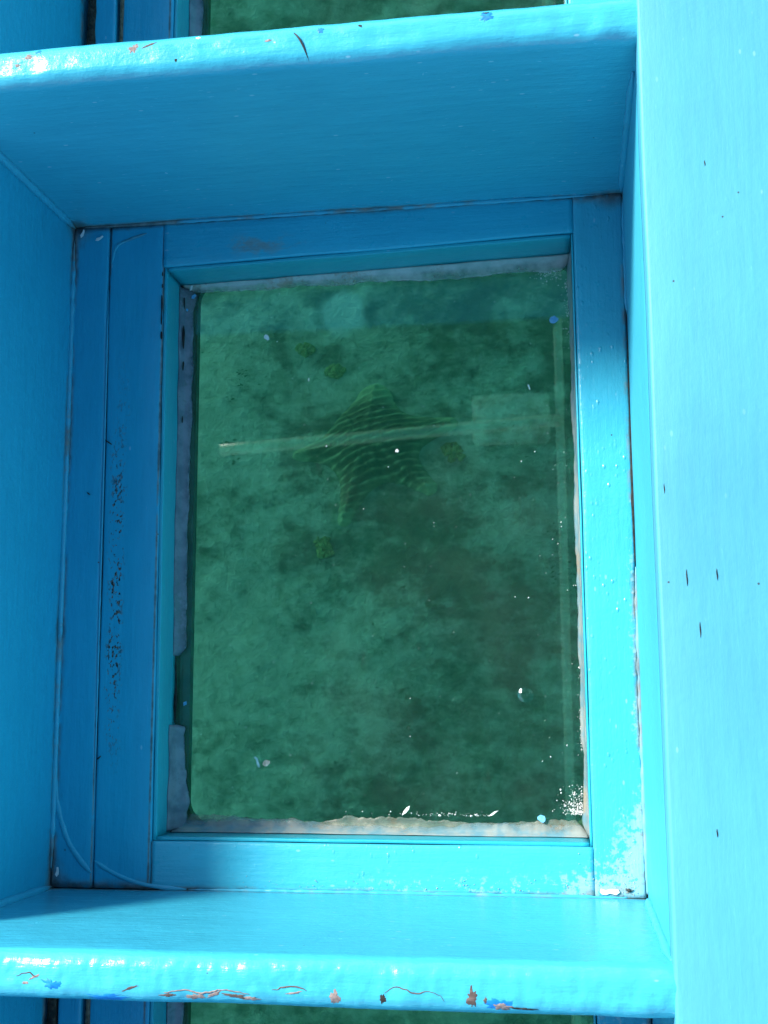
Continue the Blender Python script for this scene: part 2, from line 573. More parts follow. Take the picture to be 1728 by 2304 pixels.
def spot(cx, cy, r, k=1.0):
    dx, dy = nt.x - cx, nt.y - cy
    return nt.math('EXPONENT', (dx * dx + dy * dy) * (-1.0 / (r * r))) * k


bias = spot(.25, .58, .13, .075) + spot(.36, .44, .12, .055) + spot(.02, .50, .08, .05) + spot(.52, 1.10, .25, .07) + spot(.30, 1.13, .10, .045) + spot(.22, .02, .22, .03)
bias = bias - spot(-.28, .85, .20, .085) - spot(-.26, .30, .22, .085) - spot(.10, .33, .12, .05) - spot(.42, .62, .07, .03)
patch_n = nt.noise(24, 4, 0.6, off=(9, 9, 0))
pale = nt.sm(spot(.038, 1.112, .062) + (patch_n - 0.5) * 0.55, 0.30, 0.66)
algae = nt.sm(w1 * 0.20 + w2 * 0.18 + w5 * 0.30 + w4 * 0.16 + w6 * 0.16 + bias, 0.435, 0.595)
sand = nt.mix(nt.sm(w3, 0.3, 0.7), (0.66, 0.67, 0.52), (0.86, 0.86, 0.72))
weed = nt.mix(nt.sm(nt.noise(22, 4, 0.6, off=(3, 3, 3)), 0.35, 0.65), (0.17, 0.21, 0.14), (0.28, 0.32, 0.20))
nt.principled(nt.mix(pale, nt.mix(algae * 0.86, sand, weed), (0.88, 0.90, 0.86)), 0.95, nt.bump(w3 + w2, 0.6, 0.02), spec=0.1)
tag(link('seabed', bm, nt.m), kind='structure')

# hull outline (pointed bow towards +y)
XL, XR, YB, YS = -0.95, 1.42, 3.6, -1.95
def hull_x(y, side):
    t = max(0.0, (y - 1.7) / (YB - 1.7))
    mid = 0.31
    half = (XR - mid) if side > 0 else (mid - XL)
    return mid + side * max(0.02, half * (1 - t ** 1.8))


SEA = 0.06
ring = [YS + (YB - YS) * i / 28 for i in range(29)]
outl = [(hull_x(y, -1), y) for y in ring] + [(hull_x(y, 1), y) for y in reversed(ring)]
def offset(o, k):
    cx, cy = 0.31, 0.8
    return [(x + (k if x > cx else -k), y + (k if y > 3.4 else (-k if y < -1.9 else 0))) for x, y in o]


bm = bmesh.new()
F = 700.0
hole = offset(outl, 0.004)
hv = [bm.verts.new((x, y, SEA)) for x, y in hole]
hb = [bm.verts.new((x, y, -0.0755)) for x, y in hole]
n = len(hole)
for i in range(n):
    bm.faces.new((hv[i], hv[(i + 1) % n], hb[(i + 1) % n], hb[i]))
bf = bm.faces.new(hb)
bf.material_index = 1
sq = [(-F, -F), (F, -F), (F, F), (-F, F)]
st_ = [bm.verts.new((x, y, SEA)) for x, y in sq]
sb = [bm.verts.new((x, y, -2.2)) for x, y in sq]
for i in range(4):
    bm.faces.new((st_[i], st_[(i + 1) % 4], sb[(i + 1) % 4], sb[i]))
bm.faces.new(sb)
# surface ring between the hull hole and the outer square
half_n = len(ring)
left = hv[:half_n]
right = hv[half_n:]           # runs bow -> stern
for i in range(half_n - 1):
    bm.faces.new((left[i], left[i + 1], st_[3] if i >= half_n // 2 else st_[0]))
    bm.faces.new((right[i], right[i + 1], st_[2] if i < half_n // 2 - 1 else st_[1]))
bm.faces.new((left[half_n // 2], st_[0], st_[3]))
bm.faces.new((right[half_n // 2 - 1], st_[2], st_[1]))
bm.faces.new((left[-1], right[0], st_[2], st_[3]))
bm.faces.new((left[0], st_[0], st_[1], right[-1]))
tag(link('sea_water', bm, [M_WATER, M_WATER2], smooth=False), kind='structure')

# ------------------------------------------------------------------ the boat
boat = bpy.data.objects.new('glass_bottom_boat', None)
boat.location = (0, 0, 0)
boat.empty_display_size = 0.2
COL.objects.link(boat)
tag(boat, 'turquoise painted wooden boat with sunken glass viewing wells in its floor', 'boat')


def part(name, bm, mat, parent=boat, label=None, kind=None, smooth=True):
    o = link(name, bm, mat, parent, smooth)
    if label:
        o['label'] = label
    if kind:
        o['kind'] = kind
    return o


# hull skin: two sides, transom, bottom plate around the three windows
for side, inner in ((-1, 0.03), (1, 0.03)):
    rings = []
    for y in ring:
        x = hull_x(y, side)
        ox = x - side * inner
        rings.append([(x, y, -0.0742), (x + side * 0.0, y, 0.2), (x, y, 0.50), (x - side * 0.004, y, 0.515), (ox, y, 0.515), (ox, y, -0.0632)])
    part('hull_side', loft(rings, True, True), P_FAR)
bm = bmesh.new()
part('transom', plank((XL + .03, YS), (XR - .03, YS), (XL + .03, YS + .03), (XR - .03, YS + .03), -0.0632, 0.515, 0.004, 0.0006), P_FAR)

MAIN = dict(y0=0.0, y1=L)
WELLS = [(0.0, L), (L + 0.0385, L + 0.0385 + 0.75), (-0.0385 - 0.75, -0.0385)]


def rrect(x0, y0, x1, y1, r, k=6):
    o = []
    for cx, cy, a0 in ((x1 - r, y1 - r, 0), (x0 + r, y1 - r, 90), (x0 + r, y0 + r, 180), (x1 - r, y0 + r, 270)):
        for j in range(k + 1):
            a = math.radians(a0 + 90 * j / k)
            o.append((cx + r * math.cos(a), cy + r * math.sin(a)))
    return o


def ring_plate(outer, inner, z0, z1):
    """outer/inner loops with the same number of points, matched by angle"""
    bm = bmesh.new()
    ot = [bm.verts.new((*p, z1)) for p in outer]
    ob = [bm.verts.new((*p, z0)) for p in outer]
    it = [bm.verts.new((*p, z1)) for p in inner]
    ib = [bm.verts.new((*p, z0)) for p in inner]
    n = len(outer)
    for i in range(n):
        j = (i + 1) % n
        bm.faces.new((ot[i], ot[j], it[j], it[i]))
        bm.faces.new((ob[i], ob[j], ib[j], ib[i]))
        bm.faces.new((it[i], it[j], ib[j], ib[i]))
        bm.faces.new((ot[i], ot[j], ob[j], ob[i]))
    return bm


# side boards of the wells run the whole length of the three wells
Y_LO, Y_HI = WELLS[2][0], WELLS[1][1]
def warp(amp, sd): return lambda x, y, z: 0.0


part('well_side', plank((-0.030, Y_LO), (-0.030, Y_HI), (-0.0030, Y_LO), (-0.0030, Y_HI), -0.0630, 0.240, 0.010, 0.0012, n=160, freq=6, wall=8), P_LEFTW)
part('well_side', plank((0.6200, Y_LO), (0.6200, Y_HI), (0.645, Y_LO), (0.645, Y_HI), -0.0630, 0.288, 0.002, 0.0010, n=160, freq=6, wall=8), P_RIGHTW)
# side benches
def bench_lump(x, y, z):
    return 0.0012 * nz(x * 9, y * 4, 1.0)


bench_r = part('bench', plank((0.6190, Y_LO), (0.6190, Y_HI), (1.385, Y_LO), (1.385, Y_HI), 0.2885, HB + 0.0012, 0.0028, 0.0006, n=170, flat=26, arc=4, freq=7, seed=2, lump=bench_lump), P_BENCH,
               label='wide flat side bench in full sun')
part('bench', plank((XL + .035, Y_LO), (XL + .035, Y_HI), (-0.0305, Y_LO), (-0.0305, Y_HI), 0.205, 0.230, 0.006, 0.001, n=80, flat=10, seed=5), P_BENCH)
# decks fore and aft of the wells
for ya, yb in ((Y_HI + 0.0385, 2.75), (YS + 0.03, Y_LO - 0.0385)):
    k = 9
    for i in range(k):
        xa = XL + .035 + i * (1.35 - XL) / k
        xb = xa + (1.35 - XL) / k - 0.004
        if ya > 0:
            yb_ = 2.75
            while yb_ > ya + .2 and (xa < hull_x(yb_, -1) + 0.032 or xb > hull_x(yb_, 1) - 0.032):
                yb_ -= 0.02
        else:
            yb_ = yb
        part('deck_plank', plank((xa, ya), (xa, yb_), (xb, ya), (xb, yb_), 0.262, 0.288, 0.003, 0.0008, n=24, seed=i), P_FAR)

# cross beams between the wells, thick rounded tops
def beam_lump_top(x, y, z):
    if z < HB - 0.03:
        return 0.0
    t = max(0.0, (x - 0.48) / 0.14)
    return 0.0020 * t * nz(x * 60, y * 60, 5.0) + 0.0009 * nz(x * 45, y * 70, 1.0)


def beam_lump_bot(x, y, z):
    if z < HB - 0.03:
        return 0.0
    t = max(0.0, (x - 0.5) / 0.12)
    return 0.0013 * nz(x * 24, y * 12, 2.0) + 0.0010 * nz(x * 61, y * 34, 9.0) * (0.6 + 1.8 * t) + 0.0007 * nz(x * 150, y * 100, 3.0)


XE = 0.6222
beams = []
for (ya, yb, lf, sd) in ((L, L + 0.0385, beam_lump_top, 1.0), (-0.0385, 0.0, beam_lump_bot, 4.0),
                         (Y_HI, Y_HI + 0.0385, beam_lump_top, 7.0), (Y_LO - 0.0385, Y_LO, beam_lump_bot, 11.0)):
    tall = part('cross_beam', plank((-0.0025, ya + 0.0), (XE, ya + 0.0), (-0.0025, yb), (XE, yb), -0.0630, HB, 0.0135, 0.0011, n=300, flat=5, arc=7, freq=9, seed=sd, wall=10, lump=lf), P_BEAM)
    beams.append(tall)
beam_top, beam_bot = beams[0], beams[1]
beam_top['label'] = 'cross beam at the far end of the middle well, its near face in shade'
beam_bot['label'] = 'sunlit cross beam at the near end of the middle well'


def well(k, y0, y1):
    """floor frame, liner, glass and sealant of one viewing well"""
    ly = y1 - y0
    main = k == 0
    g = 0.0001
    if main:
        ra, rb, rc, rd = (0.1055, 0.683), (0.5662, 0.695), (0.5680, 0.0490), (0.1085, 0.0500)
    else:
        ra, rb, rc, rd = (0.1100, y1 - 0.050), (0.5662, y1 - 0.047), (0.5680, y0 + 0.0530), (0.1095, y0 + 0.0530)
    e = 0.0012
    xg = -0.0022 if main else 0.011        # gap beside the well side; wide and black in the neighbouring wells
    # left stile: two boards
    sm = (0.0405, 0.0445)
    gap2 = 0.0006 if main else 0.004
    part('frame_stile', plank((xg, y0 + e), (xg, y1 - e), (sm[1] - gap2, y0 + e), (sm[0] - gap2, y1 - e), -0.0565, 0.0, 0.0030, 0.0011, n=90, freq=8, seed=k * 3 + 1, zamp=0.0005), P_STILE)
    tL = lambda y: ra[0] + (rd[0] - ra[0]) * (ra[1] - y) / (ra[1] - rd[1])
    part('frame_stile', plank((sm[1] + gap2, y0 + e), (sm[0] + gap2, y1 - e), (tL(y0), y0 + e), (tL(y1), y1 - e), -0.0565, -0.0006, 0.0030, 0.0011, n=110, flat=10, freq=8, seed=k * 3 + 2, zamp=0.0006), P_STILE,
         label='stile board with dark pin holes where paint has blistered off' if main else None)
    tR = lambda y: rb[0] + (rc[0] - rb[0]) * (rb[1] - y) / (rb[1] - rc[1])
    part('frame_stile', plank((tR(y0), y0 + e), (tR(y1), y1 - e), (0.6188, y0 + e), (0.6192, y1 - e), -0.0565, 0.0003, 0.0030, 0.0011, n=140, flat=9, freq=9, seed=k * 3 + 3, zamp=0.0006), P_RSTILE)
    part('frame_rail', plank((tL(y1) + g, y1 - e), (tR(y1) - g, y1 - e), (ra[0] + g, ra[1]), (rb[0] - g, rb[1]), -0.0565, -0.0003, 0.0030, 0.0011, n=90, freq=9, seed=k + 21.5, zamp=0.0005), P_TRAIL)
    part('frame_rail', plank((tL(y0) + g, y0 + e), (tR(y0) - g, y0 + e), (rd[0] + g, rd[1]), (rc[0] - g, rc[1]), -0.0565, -0.0002, 0.0030, 0.0011, n=90, freq=9, seed=k + 31.5, zamp=0.0005), P_RAIL)
    # liner inside the opening
    t = 0.0045
    o = 0.0007
    z1 = -0.0022
    part('glazing_liner', plank((ra[0] + o, ra[1] - o), (rd[0] + o, rd[1] + o), (ra[0] + t, ra[1] - o), (rd[0] + t, rd[1] + o), ZG, z1, 0.0012, 0.0006, n=70, flat=3, seed=k + 41), P_LINER)
    part('glazing_liner', plank((rb[0] - 0.0028, rb[1] - o), (rc[0] - 0.0028, rc[1] + o), (rb[0] - o, rb[1] - o), (rc[0] - o, rc[1] + o), ZG, z1, 0.0009, 0.0005, n=70, flat=3, seed=k + 43), P_LINER)
    part('glazing_liner', plank((ra[0] + t + o, ra[1] - o), (rb[0] - 0.0035, rb[1] - o), (ra[0] + t + o, ra[1] - t), (rb[0] - 0.0035, rb[1] - t), ZG, z1, 0.0012, 0.0006, n=60, flat=3, seed=k + 45), P_LINERX)
    part('glazing_liner', plank((rd[0] + t + o, rd[1] + o), (rc[0] - 0.0035, rc[1] + o), (rd[0] + t + o, rd[1] + t), (rc[0] - 0.0035, rc[1] + t), ZG, z1, 0.0012, 0.0006, n=60, flat=3, seed=k + 47), P_LINERX)
    # pane
    bm = bmesh.new()
    gx0, gx1, gy0, gy1 = 0.095, 0.578, rd[1] - 0.012, rb[1] + 0.012
    bmesh.ops.create_cube(bm, size=1.0, matrix=Matrix.Translation(((gx0 + gx1) / 2, (gy0 + gy1) / 2, ZG - 0.0031)) @ Matrix.Diagonal((gx1 - gx0, gy1 - gy0, 0.0060, 1)))
    pane = part('glass_pane', bm, M_GLASS, smooth=False)
    # bottom plate with a round-cornered hole under the pane
    hx0, hx1, hy0, hy1 = 0.1275, 0.5645, rd[1] + 0.013, rb[1] - 0.010
    if not main:
        hx0 = 0.1325
    inner = rrect(hx0, hy0, hx1, hy1, 0.024, 6)
    ya, yb = {0: (-0.0190, L + 0.0190), 1: (L + 0.0192, 2.6), 2: (YS + 0.001, -0.0192)}[k]
    outer = []
    for (x, y) in inner:     # push out to the plate's rectangle along each corner's side
        cx, cy = (hx0 + hx1) / 2, (hy0 + hy1) / 2
        u, v = (x - cx) / ((hx1 - hx0) / 2), (y - cy) / ((hy1 - hy0) / 2)
        m = max(abs(u), abs(v))
        u, v = u / m, v / m
        xl = hull_x(yb if v > 0 else ya, -1) + 0.001 if k == 1 and v > 0 else XL + 0.001
        xr = hull_x(yb if v > 0 else ya, 1) - 0.001 if k == 1 and v > 0 else XR - 0.001
        xx = (xr if u > 0 else xl) if abs(u) > 0.999 else ((xl + xr) / 2 + u * (xr - xl) / 2)
        yy = (yb if v > 0 else ya) if abs(v) > 0.999 else ((ya + yb) / 2 + v * (yb - ya) / 2)
        outer.append((xx, yy))
    part('bottom_plate', ring_plate(outer, inner, -0.0740, -0.0634), M_HULL, smooth=False)
    return pane, (ra, rb, rc, rd)


panes = [well(k, a, b) for k, (a, b) in enumerate(WELLS)]
pane_main, RC = panes[0]
pane_main['label'] = 'middle glass pane in the floor, looking down on a starfish'
# solid bow bottom ahead of the third plate
bm = bmesh.new()
pts = [(hull_x(2.601 + i * 0.0995, -1) + 0.001, 2.601 + i * 0.0995) for i in range(11)]
pts += [(hull_x(y, 1) - 0.001, y) for _, y in reversed(pts)]
up = [bm.verts.new((*p, -0.0634)) for p in pts]
dn = [bm.verts.new((*p, -0.074)) for p in pts]
bm.faces.new(up); bm.faces.new(dn)
for i in range(len(pts)):
    j = (i + 1) % len(pts)
    bm.faces.new((up[i], up[j], dn[j], dn[i]))
part('bottom_plate', bm, M_HULL, smooth=False)


# sealant fillets: profile leans on the liner and feathers out on the glass
def fillet(p0, p1, inward, width, height, n=90, seed=0.0, rag=0.35, fr=30):
    p0, p1, inward = Vector(p0), Vector(p1), Vector(inward).normalized()
    rings = []
    for i in range(n + 1):
        s = i / n
        c = p0.lerp(p1, s)
        w_ = width(s) if callable(width) else width
        h_ = height(s) if callable(height) else height
        k = nz(c.x * fr, c.y * fr, seed) + 0.6 * nz(c.x * fr * 3.1, c.y * fr * 3.1, seed + 4) + 0.35 * nz(c.x * fr * 9, c.y * fr * 9, seed + 9)
        w_ = max(0.0008, w_ * (1 + rag * k))
        h_ = max(0.0006, h_ * (1 + 0.3 * nz(c.x * fr, c.y * fr, seed + 20)))
        end = min(1.0, s / 0.02, (1 - s) / 0.02)
        w_ *= 0.3 + 0.7 * end
        pr = [(0, 0), (0, h_), (0.10, 0.92 * h_), (0.25, 0.62 * h_), (0.5, 0.36 * h_), (0.8, 0.24 * h_), (0.97, 0.14 * h_ + 0.0002), (1.0, 0.0)]
        rings.append([(c.x + inward.x * u * (w_ if q else 1), c.y + inward.y * u * (w_ if q else 1), ZG + 0.0002 + z + 0.0006 * nz(c.x * 60, c.y * 60, u * 5 + seed) * (1 if 0 < u < 1 else 0)) for q, (u, z) in enumerate(pr)])
    return loft(rings, True, True)


def seal(bm, mat, parent, label=None):
    return part('sealant', bm, mat, parent, label)


xl = lambda y: 0.1100 + (0.683 - y) * 0.0047 + 0.0002
# left: one long strip, a missing stretch, then a thicker blob near the lower corner
seal(fillet((xl(0.676), 0.676), (xl(0.246), 0.246), (1, 0), lambda s: 0.0150 - 0.003 * s + 0.006 * max(0, 1 - s / 0.08), 0.012, seed=1, rag=0.16), M_SEAL_GREY, pane_main)
seal(fillet((xl(0.170), 0.170), (xl(0.056), 0.056), (1, 0), lambda s: 0.0135 + 0.004 * s, 0.020, n=50, seed=2, rag=0.22), M_SEAL_GREY, pane_main, 'thick lilac grey sealant blob near the corner')
seal(fillet((0.1115, 0.6782), (0.5625, 0.6902), (0.02, -1), lambda s: 0.0085 + 0.010 * s, 0.006, n=140, seed=3, rag=0.24), M_SEAL_TOP, pane_main)
seal(fillet((0.1150, 0.0553), (0.5640, 0.0543), (0, 1), lambda s: 0.0105 + 0.003 * math.sin(s * 9), lambda s: 0.015, n=220, seed=4, rag=0.35, fr=24), M_SEAL_WHITE, pane_main, 'white sealant in the sun along the near edge')
seal(fillet((0.1250, 0.0573), (0.5600, 0.0563), (0, 1), lambda s: 0.0125 + 0.003 * math.sin(s * 13 + 1), lambda s: 0.0022, n=260, seed=6, rag=0.30, fr=34), M_SEAL_FILM, pane_main)
seal(fillet((0.5630, 0.690), (0.5650, 0.055), (-1, 0), lambda s: 0.0035 + 0.002 * s, 0.030, n=160, seed=5, rag=0.45, fr=22), M_SEAL_WHITE, pane_main)
for (pn, rc_) in panes[1:]:
    ra, rb, rc, rd = rc_
    seal(fillet((ra[0] + .0050, ra[1] - .006), (rd[0] + .0050, rd[1] + .006), (1, 0), 0.014, 0.012, seed=12, rag=0.2), M_SEAL_GREY, pn)
    seal(fillet((ra[0] + .006, ra[1] - .0050), (rb[0] - .004, rb[1] - .0050), (0, -1), 0.012, 0.008, seed=13, rag=0.2), M_SEAL_TOP, pn)
    seal(fillet((rd[0] + .006, rd[1] + .0050), (rc[0] - .004, rc[1] + .0050), (0, 1), 0.014, 0.012, seed=14, rag=0.2), M_SEAL_WHITE, pn)

# grime in the open joints of the neighbouring wells
for y0, y1 in WELLS[1:]:
    part('grime_line', tube([(0.0045 + (0.005 if y0 > 0 else 0), y0 + .01 + (y1 - y0 - .02) * i / 60, -0.002) for i in range(61)], 0.0062, 8, 0.8, 0.35), M_GRIME)
    part('grime_line', tube([(0.0425 + (0.0045 if y0 > 0 else 0) + 0.002 * (0.5 - i / 60) * 2 * -1, y0 + .01 + (y1 - y0 - .02) * i / 60, -0.0035) for i in range(61)], 0.0036, 8, 0.8, 0.3), M_RUSTLINE)

# beads of paint pooled in the corners
def bead(pts, r, fl=0.55, n=60, jit=0.3, mat=P_BEAD, par=boat):
    return part('paint_bead', tube(smooth_path(pts, n), lambda s: r * (0.25 + 0.75 * min(1, s / 0.12, (1 - s) / 0.12)), 8, fl, jit), mat, par)


bead([(-0.0010, 0.1250, 0.0), (0.0015, 0.0913, 0.0), (0.0144, 0.0521, 0.0), (0.0302, 0.0294, 0.0), (0.043, 0.0162, 0.0)], 0.0030, 0.45)
bead([(0.0455, 0.0290, -0.0005), (0.0651, 0.0176, -0.0005), (0.0899, 0.0080, -0.0005), (0.1192, 0.0030, 0.0), (0.1482, 0.0012, 0.0)], 0.0024, 0.5)
bead([(0.0440, 0.690, 0.0), (0.049, 0.7101, 0.0), (0.0638, 0.7181, 0.0), (0.0849, 0.7245, 0.0)], 0.0016, 0.35)
bead([(0.0435, 0.10, -0.0004), (0.0425, 0.38, -0.0004), (0.0412, 0.66, -0.0004)], 0.0011, 0.6, 120, 0.5)
bead([(-0.0018, y, 0.0004) for y in (0.02, 0.12, 0.35, 0.6, 0.72)], 0.0034, 0.8, 140, 0.35)
bead([(0.6195, y, 0.0004) for y in (0.005, 0.08, 0.16, 0.24, 0.33)], 0.0024, 0.8, 140, 0.6, P_SALTBEAD)
bead([(0.6197, y, 0.0000) for y in (0.60, 0.64, 0.69, 0.73)], 0.0018, 0.8, 60, 0.6)
bead([(x, 0.7358, 0.0003) for x in (0.01, 0.2, 0.4, 0.6)], 0.0024, 0.8, 140, 0.5)
bead([(x, 0.0012, 0.0003) for x in (0.15, 0.3, 0.45, 0.6)], 0.0022, 0.8, 140, 0.5)
bead([(-0.001, 0.7355, z) for z in (0.0, 0.08, 0.15, 0.215)], 0.0045, 1.0, 60, 0.3, P_VBEAD)
bead([(0.6183, 0.7355, z) for z in (0.005, 0.08, 0.16, 0.26)], 0.0040, 1.0, 60, 0.3, P_VBEAD)
bead([(-0.001, 0.0015, z) for z in (0.0, 0.08, 0.15, 0.215)], 0.0045, 1.0, 60, 0.3, P_VBEAD)
bead([(0.6190, 0.0010, z) for z in (0.005, 0.1, 0.2, 0.30)], 0.0045, 1.0, 60, 0.3, P_VBEAD)

# open dark crack between the right-hand stile and the well side
bm = tube([(0.6192 - 0.0002 * math.sin(i * .3), 0.335 + i * 0.0066, 0.0003) for i in range(58)], lambda s: 0.0003 + 0.0011 * math.exp(-((s - 0.22) / 0.16) ** 2) + 0.0004 * abs(math.sin(s * 9)), 6, 0.6, 0.5)
part('crack', bm, M_DARK)
# black gaps along the liner and the left sealant
for pts_, r_w in (((( .1047, .650, .0), (.1050, .638, .0), (.1050, .615, .0)), .0011), (((.1052, .607, .0), (.1055, .598, .0)), .0014), (((.1048, .677, .0), (.1050, .672, .0)), .0009), (((.1050, .663, .0), (.1050, .658, .0)), .0008),
                  (((.1155, .662, -.047), (.1165, .648, -.047)), .0009), (((.1158, .628, -.047), (.1160, .600, -.047)), .0012), (((.1163, .585, -.047), (.1160, .574, -.047)), .0011), (((.1165, .520, -.047), (.1165, .512, -.047)), .0009),
                  (((.1140, .246, -.050), (.1145, .210, -.052), (.1145, .172, -.050)), .0016)):
    part('crack', tube(smooth_path(pts_, 24), lambda s: r_w * (0.25 + 0.75 * math.sin(math.pi * s) ** .5), 6, 0.7, 0.6), M_DARK)
# short dry-out slits in the bench
for (x, y, ln) in ((0.6401, 0.2859, .013), (0.6484, 0.2461, .012), (0.6260, 0.3556, .008), (0.6626, 0.288, .009), (0.6541, 0.0961, .006), (0.668, 0.62, .005)):
    z = HB + 0.0012 + 0.0012 * nz(x * 9, y * 4, 1.0) + 0.0003
    part('crack', tube([(x + 0.00015 * math.sin(i), y + ln * (i / 6 - .5), z) for i in range(7)], lambda s: 0.0001 + 0.0004 * math.sin(math.pi * s), 5, 0.5), M_DARK, bench_r)


# ------------------------------------------------------------------ bare patches on the beams
def beam_surface(x, y, lf, ya, yb, sd):
    """height of the rounded beam top at (x, y)"""
    r = 0.0135
    u = min(y - ya, yb - y)
    u = max(0.0, min(u, r))
    z = HB - r + math.sqrt(max(0.0, r * r - (r - u) ** 2))
    fz = 9
    k = nz(x * fz * 1.3, y * fz * 1.3, z * fz + sd) + 0.4 * nz(x * fz * 4, y * fz * 4, z * fz * 4 + sd)
    return z + k * 0.0011 + lf(x, y, z)


def patch(name, x, y, rx, ry, beam, mat, lift=0.00025, ang=0.0, seed=0, n=36, rag=0.75):
    ya, yb, lf, sd = (L, L + 0.0385, beam_lump_top, 1.0) if beam is beam_top else (-0.0385, 0.0, beam_lump_bot, 4.0)
    bm = bmesh.new()
    rr = [1 + rag * (nz(math.cos(2 * math.pi * i / n) * 1.6 + seed, math.sin(2 * math.pi * i / n) * 1.6, seed * 1.7) + 0.8 * nz(math.cos(2 * math.pi * i / n) * 4.5, math.sin(2 * math.pi * i / n) * 4.5, seed + 2.0)) for i in range(n)]
    loops = []
    for f in (0.0, 0.35, 0.7, 1.0):
        lp = []
        for i in range(n):
            a = 2 * math.pi * i / n
            px, py = rx * rr[i] * f * math.cos(a), ry * rr[i] * f * math.sin(a)
            X_, Y_ = x + px * math.cos(ang) - py * math.sin(ang), y + px * math.sin(ang) + py * math.cos(ang)
            Y_ = min(max(Y_, ya + 0.0006), yb - 0.0006)
            zz = beam_surface(X_, Y_, lf, ya, yb, sd) + (lift if f < 0.99 else -0.0002)
            lp.append((X_, Y_, zz))
            if f == 0.0:
                break
        loops.append(lp)
    c = bm.verts.new(loops[0][0])
    prev = None
    for lp in loops[1:]:
        cur = [bm.verts.new(p) for p in lp]
        for i in range(n):
            j = (i + 1) % n
            if prev is None:
                bm.faces.new((c, cur[i], cur[j]))
            else:
                bm.faces.new((prev[i], cur[i], cur[j], prev[j]))
        prev = cur
    return part(name, bm, mat, beam)


BT, BB = beam_top, beam_bot
patch('bare_patch', 0.0866, 0.7640, .0045, .0032, BT, M_WOODP, seed=1)
patch('bare_patch', 0.0765, 0.7562, .0030, .0018, BT, M_WOODP, seed=2)
patch('bare_patch', 0.1840, 0.7635, .0052, .0040, BT, M_WOODP, seed=3, ang=.9)
patch('bare_patch', 0.1994, 0.7655, .0068, .0014, BT, M_WOOD, seed=4, ang=.35)
patch('bare_patch', 0.2427, 0.7693, .0022, .0016, BT, M_WHITE, seed=5)
patch('bare_patch', 0.2230, 0.7490, .0014, .0014, BT, M_DARK, seed=6)
patch('old_paint_patch', 0.4952, 0.7655, .0062, .0052, BT, M_OLDBLUE, lift=.0004, seed=7)
patch('bare_patch', 0.4945, 0.7690, .0035, .0012, BT, M_DARK, lift=.0008, seed=8)
patch('old_paint_patch', 0.0950, 0.7685, .0050, .0030, BT, M_OLDBLUE, seed=9)
patch('old_paint_patch', 0.3520, 0.7655, .0036, .0032, BT, M_OLDBLUE, seed=10)
patch('bare_patch', 0.3870, 0.7660, .0020, .0015, BT, M_DARK, seed=11)
patch('bare_patch', 0.3060, 0.7600, .0030, .0012, BT, M_WOODP, seed=12)
patch('old_paint_patch', 0.1850, -0.0345, .0150, .0030, BB, M_OLDBLUE, seed=21)
patch('old_paint_patch', 0.1400, -0.0250, .0080, .0035, BB, M_OLDBLUE, seed=22)
for i, (x, y, a, b, g) in enumerate(((.236, -.0308, .006, .0014, .1), (.2574, -.0312, .007, .0020, 0), (.2716, -.0292, .006, .0012, .4), (.2892, -.0300, .008, .0015, -.1), (.3015, -.0313, .006, .0014, 0),
                                    (.126, -.0200, .005, .001, .4), (.205, -.0262, .008, .0009, .35), (.1180, -.0250, .003, .001, 0), (.335, -.0262, .007, .0007, .2))):
    patch('bare_patch', x, y, a, b, BB, M_WOODP if i % 3 else M_WOOD, seed=31 + i, ang=g)
patch('bare_patch', 0.3663, -0.0288, .0042, .0062, BB, M_WOODP, seed=41, rag=.6)
patch('bare_patch', 0.4030, -0.0290, .0028, .0040, BB, M_DARK, seed=42)
patch('bare_patch', 0.4709, -0.0262, .0048, .0072, BB, M_WOOD, seed=43, rag=.6)
patch('bare_patch', 0.4810, -0.0275, .0014, .0030, BB, M_WOOD, seed=44)
patch('old_paint_patch', 0.4905, -0.0300, .0125, .0046, BB, M_OLDBLUE, lift=.0003, seed=45)
patch('bare_patch', 0.4920, -0.0315, .0070, .0030, BB, M_WOODP, lift=.0007, seed=46)
patch('bare_patch', 0.5090, -0.0330, .0090, .0009, BB, M_DARK, lift=.0006, seed=47, ang=-.05)
# paint crack arching over the near beam
def beam_line(pts, r, beam, mat, n=40):
    ya, yb, lf, sd = (L, L + 0.0385, beam_lump_top, 1.0) if beam is beam_top else (-0.0385, 0.0, beam_lump_bot, 4.0)
    P = smooth_path([(x, y, 0) for x, y in pts], n)
    Q = [(p.x + .0009 * nz(p.x * 300, 1, 1), p.y + .0009 * nz(p.x * 300, 5, 1), 0) for p in P]
    Q = [(x, y, beam_surface(x, y, lf, ya, yb, sd) + 0.0002) for x, y, _ in Q]
    return part('crack', tube(Q, lambda s: r * (0.4 + 0.6 * math.sin(math.pi * s)), 5, 0.7, 0.6), mat, beam)


beam_line([(.4045, -.0245), (.4130, -.0195), (.4220, -.0215), (.4290, -.0238), (.4370, -.0222), (.4460, -.0242), (.4500, -.0290)], .00045, BB, M_WOOD)
beam_line([(.318, -.0250), (.326, -.0225), (.336, -.0215), (.345, -.0240)], .0006, BB, M_WOOD)
beam_line([(.232, -.0290), (.248, -.0265), (.262, -.0285), (.280, -.0255), (.300, -.0285)], .0006, BB, M_WOODP)
beam_line([(.110, -.0200), (.120, -.0170), (.128, -.0205)], .0006, BB, M_WOOD)


# ------------------------------------------------------------------ awning frame over the wells (mirrored in the glass)
frame = bpy.data.objects.new('awning_frame', None)
frame.location = (0.545, 2.30, 0.288)
COL.objects.link(frame)
tag(frame, 'added dark awning overhead, with pale crossbar and square plate seen as a faint reflection in the glass', 'awning frame')
def fpart(name, bm, mat):
    o = link(name, bm, mat, frame)
    o.matrix_parent_inverse = Matrix.Translation(frame.location).inverted()
    return o


